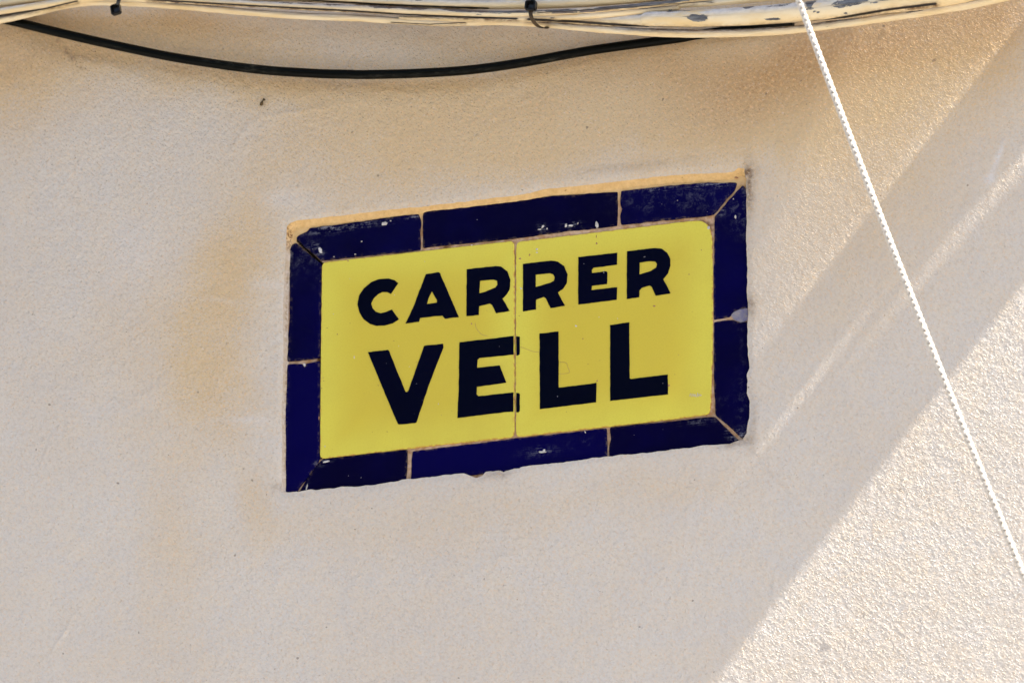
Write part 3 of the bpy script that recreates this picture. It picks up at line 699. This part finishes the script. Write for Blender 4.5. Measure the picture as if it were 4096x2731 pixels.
for crack in [src(Z6, [(1838, -20), (1850, 30), (1895, 82), (1945, 98)]), src(Z7, [(95, 418), (150, 440), (205, 460), (262, 466)]), src(Z7, [(440, 556), (480, 556), (508, 568), (522, 610), (534, 640), (515, 656), (440, 661)])]:
    hairlines('glaze_crack', [crack], FACE-.0003, .00017, BRN, tile_r, 'fine brown crack in the yellow glaze')
hairlines('scratched_signature', [src(Z7, [(1608, 862), (1620, 836), (1628, 866), (1640, 838), (1648, 864), (1660, 842), (1664, 862), (1676, 862), (1682, 830), (1688, 864), (1700, 842), (1706, 858), (1718, 848)])],
          FACE-.0003, .00022, SPECK, tile_r, 'tiny white scribbled signature in the corner')
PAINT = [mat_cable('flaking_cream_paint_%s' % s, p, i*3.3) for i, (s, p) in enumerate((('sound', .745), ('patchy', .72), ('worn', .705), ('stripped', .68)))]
CHIPS = [(700, 10, 22, 6, 10, 1.), (850, 19, 26, 7, 0, 1.), (330, 22, 40, 5, -12, .6), (1110, 4, 30, 4, 4, .9), (1225, 10, 45, 7, 4, 1.), (1520, 26, 40, 6, 4, 1.), (1640, 32, 60, 7, 3, 1.),
  (1830, 40, 60, 6, 3, .8), (1950, 44, 70, 7, 2, 1.), (2080, 46, 60, 6, 0, .9), (2250, 46, 60, 9, 0, .9), (2350, 44, 30, 6, 0, .8), (2450, 30, 60, 9, -8, .9), (2560, 18, 110, 12, -8, 1.), (2700, 6, 140, 10, -6, 1.), (2210, 74, 26, 5, 0, .9),
  (2785, 74, 48, 20, 0, 1.2), (2745, 38, 26, 8, 0, 1.), (2680, 44, 14, 6, 0, .9), (3095, 78, 42, 9, -5, 1.2), (3240, 12, 16, 26, 10, 1.2), (3265, 50, 14, 5, 20, 1.), (3400, 10, 70, 12, -6, .8), (3550, 6, 70, 8, -8, .7), (3300, 110, 40, 3, -10, .8), (3480, 88, 40, 3, -12, .7), (2990, 25, 18, 10, 0, .6), (3385, 55, 10, 5, 0, .9), (3650, 48, 40, 4, -12, .7), (1380, 74, 40, 3, 4, .7), (900, 28, 20, 4, 0, .6)]
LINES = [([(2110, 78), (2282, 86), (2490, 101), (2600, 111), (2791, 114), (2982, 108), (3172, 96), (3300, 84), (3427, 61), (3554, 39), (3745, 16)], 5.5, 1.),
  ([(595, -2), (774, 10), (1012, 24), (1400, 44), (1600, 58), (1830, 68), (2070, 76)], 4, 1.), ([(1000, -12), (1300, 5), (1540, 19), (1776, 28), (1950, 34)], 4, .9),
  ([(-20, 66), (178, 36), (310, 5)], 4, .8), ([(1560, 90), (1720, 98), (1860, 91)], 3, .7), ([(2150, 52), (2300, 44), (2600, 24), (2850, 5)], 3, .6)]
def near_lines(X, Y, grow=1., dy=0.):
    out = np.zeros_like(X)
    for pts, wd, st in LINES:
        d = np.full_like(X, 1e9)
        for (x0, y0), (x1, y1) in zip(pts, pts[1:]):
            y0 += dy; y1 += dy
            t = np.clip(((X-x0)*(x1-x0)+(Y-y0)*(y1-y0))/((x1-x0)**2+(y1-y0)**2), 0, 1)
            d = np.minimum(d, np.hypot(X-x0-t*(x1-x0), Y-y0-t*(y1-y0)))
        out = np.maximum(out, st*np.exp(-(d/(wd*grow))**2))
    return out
GC = 'cream painted cables in the bundle at the top'
# lowest cable
low = src(C1, [(-300, 215), (0, 138), (200, 95), (400, 45), (560, 22), (700, 18), (900, 22), (1150, 38), (1400, 60), (1800, 95), (2200, 118)])+src(C2, [(200, 122), (500, 142), (800, 158), (1100, 152), (1400, 160), (1700, 187), (2100, 215)])+src(C3, [(0, 206), (300, 214), (600, 208), (900, 188), (1200, 152), (1500, 112), (1800, 68), (2100, 15), (2400, -70), (2570, -260), (2600, -900), (2600, -1700)])
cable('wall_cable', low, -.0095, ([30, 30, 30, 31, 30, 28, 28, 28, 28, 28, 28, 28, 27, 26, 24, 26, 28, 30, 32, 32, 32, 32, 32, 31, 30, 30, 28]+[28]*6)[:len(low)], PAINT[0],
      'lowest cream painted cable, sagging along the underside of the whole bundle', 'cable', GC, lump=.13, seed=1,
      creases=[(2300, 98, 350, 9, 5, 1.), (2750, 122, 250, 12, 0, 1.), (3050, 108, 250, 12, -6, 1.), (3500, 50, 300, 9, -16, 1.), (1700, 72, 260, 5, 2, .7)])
# grey-white cable leaving at the top left
cable('wall_cable', src(C1, [(-300, 130), (0, 82), (250, 42), (480, 8), (700, -22), (1000, -50)]), -.016, 32, PAINT[1],
      'greyish cable leaving the frame at the upper left corner', 'cable', GC, lump=.08, seed=2, creases=[(120, 45, 200, 6, -12, .8)])
cable('wall_cable', src(C1, [(-300, 60), (0, 22), (250, -5), (480, -30)]), -.010, 30, PAINT[0],
      'tan cable end behind the greyish one in the top left corner', 'cable', GC, lump=.1, seed=8, creases=[(80, 20, 200, 20, -12, .8)])
# second cable with flaked patches, which bends up to the right of the cable tie
sec = src(C1, [(500, -45), (700, -22), (950, -6), (1300, 8), (1700, 30), (2000, 44), (2300, 58)])+src(C2, [(250, 62), (500, 74), (800, 88), (1100, 96), (1350, 92), (1600, 82), (1850, 66), (2100, 44), (2352, 18)])+src(C3, [(250, 0), (600, -30)])
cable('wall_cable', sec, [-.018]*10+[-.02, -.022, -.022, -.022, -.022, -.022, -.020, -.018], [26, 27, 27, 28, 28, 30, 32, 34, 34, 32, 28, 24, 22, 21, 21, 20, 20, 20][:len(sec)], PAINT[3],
      'cable with its paint flaked to dark grey, rising right of the tie', 'cable', GC, lump=.10, seed=3)
# third, under the tie, cream, rising to the right
thd = src(C2, [(500, 118), (800, 128), (1100, 128), (1400, 126), (1650, 118), (1900, 96), (2150, 75), (2352, 55)])+src(C3, [(200, 32), (450, 15), (700, -8), (1000, -40)])
cable('wall_cable', thd, [-.012, -.014, -.017, -.018, -.018, -.018, -.017, -.016, -.016, -.016, -.016, -.016], [14, 20, 26, 30, 28, 26, 26, 26, 26, 26, 26, 26], PAINT[2],
      'thin cream cable climbing from under the right tie to the top edge', 'cable', GC, lump=.10, seed=4, creases=[(2700, 40, 300, 6, -8, .7)])
# thick one on the right
thk = src(C2, [(1350, 150), (1600, 148), (1900, 145), (2150, 138)])+src(C3, [(0, 122), (300, 118), (600, 105), (900, 82), (1200, 52), (1500, 20), (1800, -15), (2100, -75), (2450, -180), (2680, -400), (2720, -900), (2720, -1700)])
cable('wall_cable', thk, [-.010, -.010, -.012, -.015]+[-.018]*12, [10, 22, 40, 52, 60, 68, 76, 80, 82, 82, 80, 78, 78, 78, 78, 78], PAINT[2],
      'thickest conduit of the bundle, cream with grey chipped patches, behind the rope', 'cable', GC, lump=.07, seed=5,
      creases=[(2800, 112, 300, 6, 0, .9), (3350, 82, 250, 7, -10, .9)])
# top cables
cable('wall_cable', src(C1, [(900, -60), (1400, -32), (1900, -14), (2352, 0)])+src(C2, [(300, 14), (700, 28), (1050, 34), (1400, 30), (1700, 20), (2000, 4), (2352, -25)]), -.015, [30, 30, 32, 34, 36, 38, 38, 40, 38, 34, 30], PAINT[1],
      'cream cable along the very top, passing behind the right tie', 'cable', GC, lump=.08, seed=6, creases=[(1700, 22, 500, 7, 3, .8)])
cable('wall_cable', src(C2, [(200, -45), (700, -22), (1200, -12), (1700, -12), (2300, -30)]), -.009, 36, PAINT[0],
      'cream cable cropped by the top edge above the right tie', 'cable', GC, lump=.08, seed=7)

# hanging black cable
blk = src(C1, [(-250, 60), (-60, 112), (110, 150), (400, 222), (800, 312), (1200, 392), (1700, 464), (2100, 494), (2352, 501)])+src(C2, [(250, 503), (600, 495), (950, 473), (1300, 427), (1800, 338), (2352, 262)])+src(C3, [(300, 220), (600, 180), (900, 140)])
cable('hanging_cable', blk, [-.006, -.006, -.007]+[-.013]*10+[-.010, -.007, -.006, -.006, -.006][:len(blk)-13], 38, BLACKC,
      'black cable sagging in a long curve below the cream bundle', 'cable', lump=.015, seed=9,
      dusty=[(950, 255, 160, 12, 9, .9), (1020, 287, 60, 8, 8, .8), (1560, 308, 160, 8, 0, .7), (2200, 240, 120, 10, -8, .7), (1850, 285, 200, 8, -3, .5), (450, 190, 60, 8, 14, .5)])

# ------------------------------------------------------------------ cable ties
def box_part(name, c, sx, sy, sz, rot, mat, parent, hollow=None, bevel=.0008):
    bm = bmesh.new(); bmesh.ops.create_cube(bm, size=1)
    bmesh.ops.scale(bm, vec=(sx, sy, sz), verts=bm.verts)
    bmesh.ops.bevel(bm, geom=list(bm.edges), offset=bevel, segments=2, affect='EDGES')
    if hollow:
        ff = min((f for f in bm.faces), key=lambda f: (f.normal.y, -f.calc_area()))
        r = bmesh.ops.inset_region(bm, faces=[ff], thickness=hollow)
        bmesh.ops.translate(bm, vec=(0, sy*.6, 0), verts=ff.verts)
    R = Matrix.Rotation(rot, 4, 'Y')
    bmesh.ops.transform(bm, matrix=Matrix.Translation(c) @ R, verts=bm.verts)
    me = bpy.data.meshes.new(name); bm.to_mesh(me); bm.free()
    return link(name, me, mat, parent)

def strap(name, path, wv, th, mat, parent):
    """flat nylon band following path; width lies along wv"""
    vs, fs = [], []
    for i, p in enumerate(path):
        q = (path[min(i+1, len(path)-1)]-path[max(0, i-1)]).normalized()
        w_ = (wv-q*wv.dot(q)).normalized(); nn = q.cross(w_)
        for s1, s2 in ((-1, -1), (1, -1), (1, 1), (-1, 1)): vs.append(tuple(p+w_*s1*.0018+nn*s2*th/2))
    for i in range(len(path)-1):
        for k in range(4): fs.append((i*4+k, i*4+(k+1) % 4, i*4+4+(k+1) % 4, i*4+4+k))
    fs.append((3, 2, 1, 0)); n = len(path)*4; fs.append((n-4, n-3, n-2, n-1))
    me = bpy.data.meshes.new(name); me.from_pydata(vs, [], fs); me.update()
    for p in me.polygons: p.use_smooth = True
    return link(name, me, mat, parent)

TO = -.010
c = P(*src(C1, [(779, 66)])[0], -.024+TO)
t1 = empty('cable_tie', c); tag(t1, 'black cable tie at the top left, its head dangling over the wall', 'cable tie', 'black cable ties round the bundle')
box_part('head', c, .0098, .007, .0106, math.radians(-9), TIE, t1, hollow=.0018, bevel=.0012)
strap('strap', catmull([P(*s, y+TO) for s, y in zip(src(C1, [(790, 35), (798, 5), (812, -40), (825, -90)]), (-.027, -.029, -.028, -.02))], 8), Vector((1, 0, 0)), .0012, TIE, t1)
TO = standoff(2120)
c = P(*src(C2, [(1384, 40)])[0], -.036+TO)
t2 = empty('cable_tie', c); tag(t2, 'black cable tie buckled round the middle of the bundle, strap hanging beneath', 'cable tie', 'black cable ties round the bundle')
box_part('head', c, .0108, .008, .0100, math.radians(6), TIE, t2, hollow=.0020, bevel=.0012)
strap('strap', catmull([P(*s, y+TO) for s, y in zip(src(C2, [(1386, 60), (1382, 95), (1392, 130), (1412, 160), (1440, 182), (1480, 190), (1500, 182)]), (-.034, -.0355, -.0315, -.0275, -.0225, -.0175, -.010))], 8), Vector((1, 0, -.25)), .0012, TIEW, t2)
strap('strap', catmull([P(*s, y+TO) for s, y in zip(src(C2, [(1392, 15), (1400, -20), (1410, -60)]), (-.036, -.034, -.022))], 8), Vector((1, 0, 0)), .0012, TIE, t2)

# ------------------------------------------------------------------ rope: three strands laid together
def rope():
    yr_ = -.33
    pts = [P(3194+.3915*b-13*(1-((b-1160)/1160)**2), b, yr_) for b in range(-900, 3400, 300)]
    path0 = catmull(pts, 60)
    # resample evenly
    L = [0]
    for i in range(1, len(path0)): L.append(L[-1]+(path0[i]-path0[i-1]).length)
    n = int(L[-1]/.0012); arr = np.array([tuple(p) for p in path0])
    tt = np.linspace(0, L[-1], n); pp = np.stack([np.interp(tt, L, arr[:, k]) for k in range(3)], 1)
    root = empty('rope', Vector(tuple(pp[n//2])))
    tag(root, 'taut white twisted rope crossing diagonally in front of the wall', 'rope')
    for s in range(3):
        path = []
        for i in range(n):
            q = Vector(pp[min(i+1, n-1)]-pp[max(i-1, 0)]).normalized()
            a_ = q.cross(Vector((0, 1, 0))).normalized(); b_ = q.cross(a_)
            an = 2*math.pi*(tt[i]/.0195+s/3)
            path.append(Vector(pp[i])+(a_*math.cos(an)+b_*math.sin(an))*.00118)
        vs, fs, t_, ar, tp = tube_data(path, .00192, 14, s, .03)
        me = bpy.data.meshes.new('strand'); me.from_pydata([tuple(v) for v in vs], [], fs); me.update()
        for p in me.polygons: p.use_smooth = True
        link('strand', me, ROPE, root)
rope()

# ------------------------------------------------------------------ small things on the wall
BUG = mat_simple('dry_dark_scrap', lin((60, 48, 30)), lin((98, 80, 50)), 500, .8, .0005)
bm = bmesh.new()
c = P(1048, 410, -.002)
path = [P(1043, 422, -.0018), P(1046, 413, -.0028), P(1050, 404, -.0026), P(1056, 398, -.0014)]
vs, fs, *_ = tube_data(catmull(path, 4), lambda T: .0012+.0006*math.sin(T*900), 8, 3, .5)
me = bpy.data.meshes.new('dry_scrap'); me.from_pydata([tuple(v) for v in vs], [], fs); me.update()
for p in me.polygons: p.use_smooth = True
tag(link('dry_scrap', me, BUG), 'tiny dark scrap stuck to the wall up and left of the sign', 'scrap')

# ------------------------------------------------------------------ unseen plank blocker added to shade the wall, gaps shaped for the light streaks
z0 = P(4096, 0).z+.10+.32
def blocker_c(px, py):                                           # where the sunray of a wall point meets the blocker: along it, and out from the wall
    p = P(px, py); dz = z0-p.z
    return p.x+dz*SUN.x/SUN.z, -dz*SUN.y/SUN.z
cm = (blocker_c(2856, 2731)[0]+blocker_c(4096, 1132)[0])/2
eave = empty('added_sun_blocker', (cm-1.5, 0, z0))
tag(eave, 'unseen plank blocker added above the cables, its gaps shaped for the light streaks', 'eave')
DEP = .26
def plank(x0, x1, h0, h1, th=.018):
    bm = bmesh.new(); bmesh.ops.create_cube(bm, size=1)
    bmesh.ops.scale(bm, vec=(x1-x0, h1-h0, th), verts=bm.verts)
    bmesh.ops.translate(bm, vec=((x0+x1)/2, -(h0+h1)/2, z0+th/2), verts=bm.verts)
    me = bpy.data.meshes.new('plank'); bm.to_mesh(me); bm.free(); link('plank', me, WOOD, eave)
# gaps as (distance in from the blocker's end, start, end, out from the wall h0, h1)
HS = math.tan(ALPHA)/math.tan(math.radians(8.5))
def board(poly, th=.018):
    """poly: (distance in from the eave's end, distance out from the wall)"""
    bm = bmesh.new()
    lo = [bm.verts.new((cm-d, -h*HS if h < .2 else -h, z0)) for d, h in poly]; hi = [bm.verts.new((v.co.x, v.co.y, z0+th)) for v in lo]
    bm.faces.new(lo); bm.faces.new(hi[::-1])
    for i in range(len(lo)): bm.faces.new((lo[i], hi[i], hi[(i+1) % len(lo)], lo[(i+1) % len(lo)]))
    bmesh.ops.recalc_face_normals(bm, faces=bm.faces)
    me = bpy.data.meshes.new('plank'); bm.to_mesh(me); bm.free(); return link('plank', me, WOOD, eave)
x = -3.0
while x < cm-.84:
    x1 = min(x+.12, cm-.84); plank(x+.0003, x1, .0, DEP); x = x1
for d1, d0 in ((.84, .74), (.7397, .64), (.6397, .54), (.5397, .4403)): board([(d1, 0), (d0, 0), (d0, DEP), (d1, DEP)])
# the end boards are cut so that their gaps throw the light streaks
board([(.44, 0), (.405, 0), (.405, DEP), (.44, DEP)])
board([(.405, .083), (.385, .094), (.368, .098), (.352, .110), (.335, .112), (.315, .127), (.304, .128), (.304, DEP), (.4047, DEP)])
board([(.304, .136), (.296, .131), (.280, .139), (.262, .137), (.246, .147), (.230, .144), (.216, .153), (.210, .158), (.210, DEP), (.3037, DEP)])
board([(.212, 0), (.205, .070), (.214, .160), (.214, .2), (.210, DEP), (.150, DEP), (.150, .146), (.146, .0)])
board([(.100, 0), (.1457, 0), (.1457, .144), (.127, .146), (.127, .166), (.1497, .167), (.1497, DEP), (.110, DEP), (.110, .1425), (.128, .141), (.108, .115), (.100, .085)])
board([(.100, 0), (.100, .05), (.062, .085), (.073, .115), (.103, .1415), (.1097, DEP), (.07, DEP), (.078, .134), (.068, .110), (.06, 0)])
board([(.06, 0), (.061, .105), (.0765, .134), (.0697, DEP), (0, DEP), (0, 0)])
fb = bmesh.new(); bmesh.ops.create_cube(fb, size=1)
bmesh.ops.scale(fb, vec=(cm+3.0, .04, .07), verts=fb.verts); bmesh.ops.translate(fb, vec=((cm-3.0)/2, -DEP-.0203, z0+.02), verts=fb.verts)
me = bpy.data.meshes.new('blocker_edge'); fb.to_mesh(me); fb.free(); link('blocker_edge', me, WOOD, eave)

# unseen bars added higher up the wall to thin the light in the blocker's gap
zg = z0+2.1; gx = cm+2.1*SUN.x/SUN.z
dimming_bars = empty('added_dimming_bars', (gx-.3, 0, zg)); tag(dimming_bars, 'unseen close iron bars added high on the wall to dim the light patch', 'sun_dimmer')
IRON = mat_simple('dark_iron', lin((52, 50, 48)), lin((74, 66, 58)), 60, .6, .0006)
def bar(name, x0, x1, y0, y1, za, zb):
    bm = bmesh.new(); bmesh.ops.create_cube(bm, size=1)
    bmesh.ops.scale(bm, vec=(x1-x0, y1-y0, zb-za), verts=bm.verts); bmesh.ops.translate(bm, vec=((x0+x1)/2, (y0+y1)/2, (za+zb)/2), verts=bm.verts)
    me = bpy.data.meshes.new(name); bm.to_mesh(me); bm.free(); return link(name, me, IRON, dimming_bars)
for k in range(17):
    xx = gx-.235-k*.0145; bar('bar', xx-.0024, xx+.0024, -.55, .0, zg, zg+.004)
bar('dimmer_edge', gx-.235-17*.0145, gx-.225, -.5703, -.5503, zg, zg+.03)

# ------------------------------------------------------------------ house across the street, behind the camera: it closes the street and shades the wall's reflections
FAC = mat_simple('shaded_facade_render', lin((146, 144, 142)), lin((124, 122, 120)), 2.5, .9, .002)
SHUT = mat_simple('shutter_paint', lin((46, 66, 50)), lin((56, 78, 60)), 12, .5, .001)
def box(name, x0, x1, y0, y1, za, zb, mat, parent):
    bm = bmesh.new(); bmesh.ops.create_cube(bm, size=1)
    bmesh.ops.scale(bm, vec=(x1-x0, y1-y0, zb-za), verts=bm.verts); bmesh.ops.translate(bm, vec=((x0+x1)/2, (y0+y1)/2, (za+zb)/2), verts=bm.verts)
    me = bpy.data.meshes.new(name); bm.to_mesh(me); bm.free(); return link(name, me, mat, parent)
G0 = -4.3
opp = empty('town_house', (0, -10, G0)); tag(opp, 'plain rendered town house with green shutters across the street', 'house')
box('facade', -12, 12, -16, -9.5, G0, 4.2, FAC, opp)
for wx in (-9, -5.4, -1.8, 1.8, 5.4, 9):
    for wz in (G0+1.0, G0+4.4):
        box('window_frame', wx-.6, wx+.6, -9.502, -9.44, wz, wz+1.5, STONE, opp)
        box('shutter', wx-.54, wx-.01, -9.45, -9.41, wz+.08, wz+1.44, SHUT, opp); box('shutter', wx+.01, wx+.54, -9.45, -9.41, wz+.08, wz+1.44, SHUT, opp)
box('cornice', -12.1, 12.1, -9.53, -9.2, 4.0, 4.3, STONE, opp)

# ------------------------------------------------------------------ ground
bm = bmesh.new(); bmesh.ops.create_grid(bm, x_segments=2, y_segments=2, size=400)
bmesh.ops.translate(bm, vec=(0, 0, -4.3), verts=bm.verts)
me = bpy.data.meshes.new('street_ground'); bm.to_mesh(me); bm.free()
tag(link('street_ground', me, STONE), kind='structure')
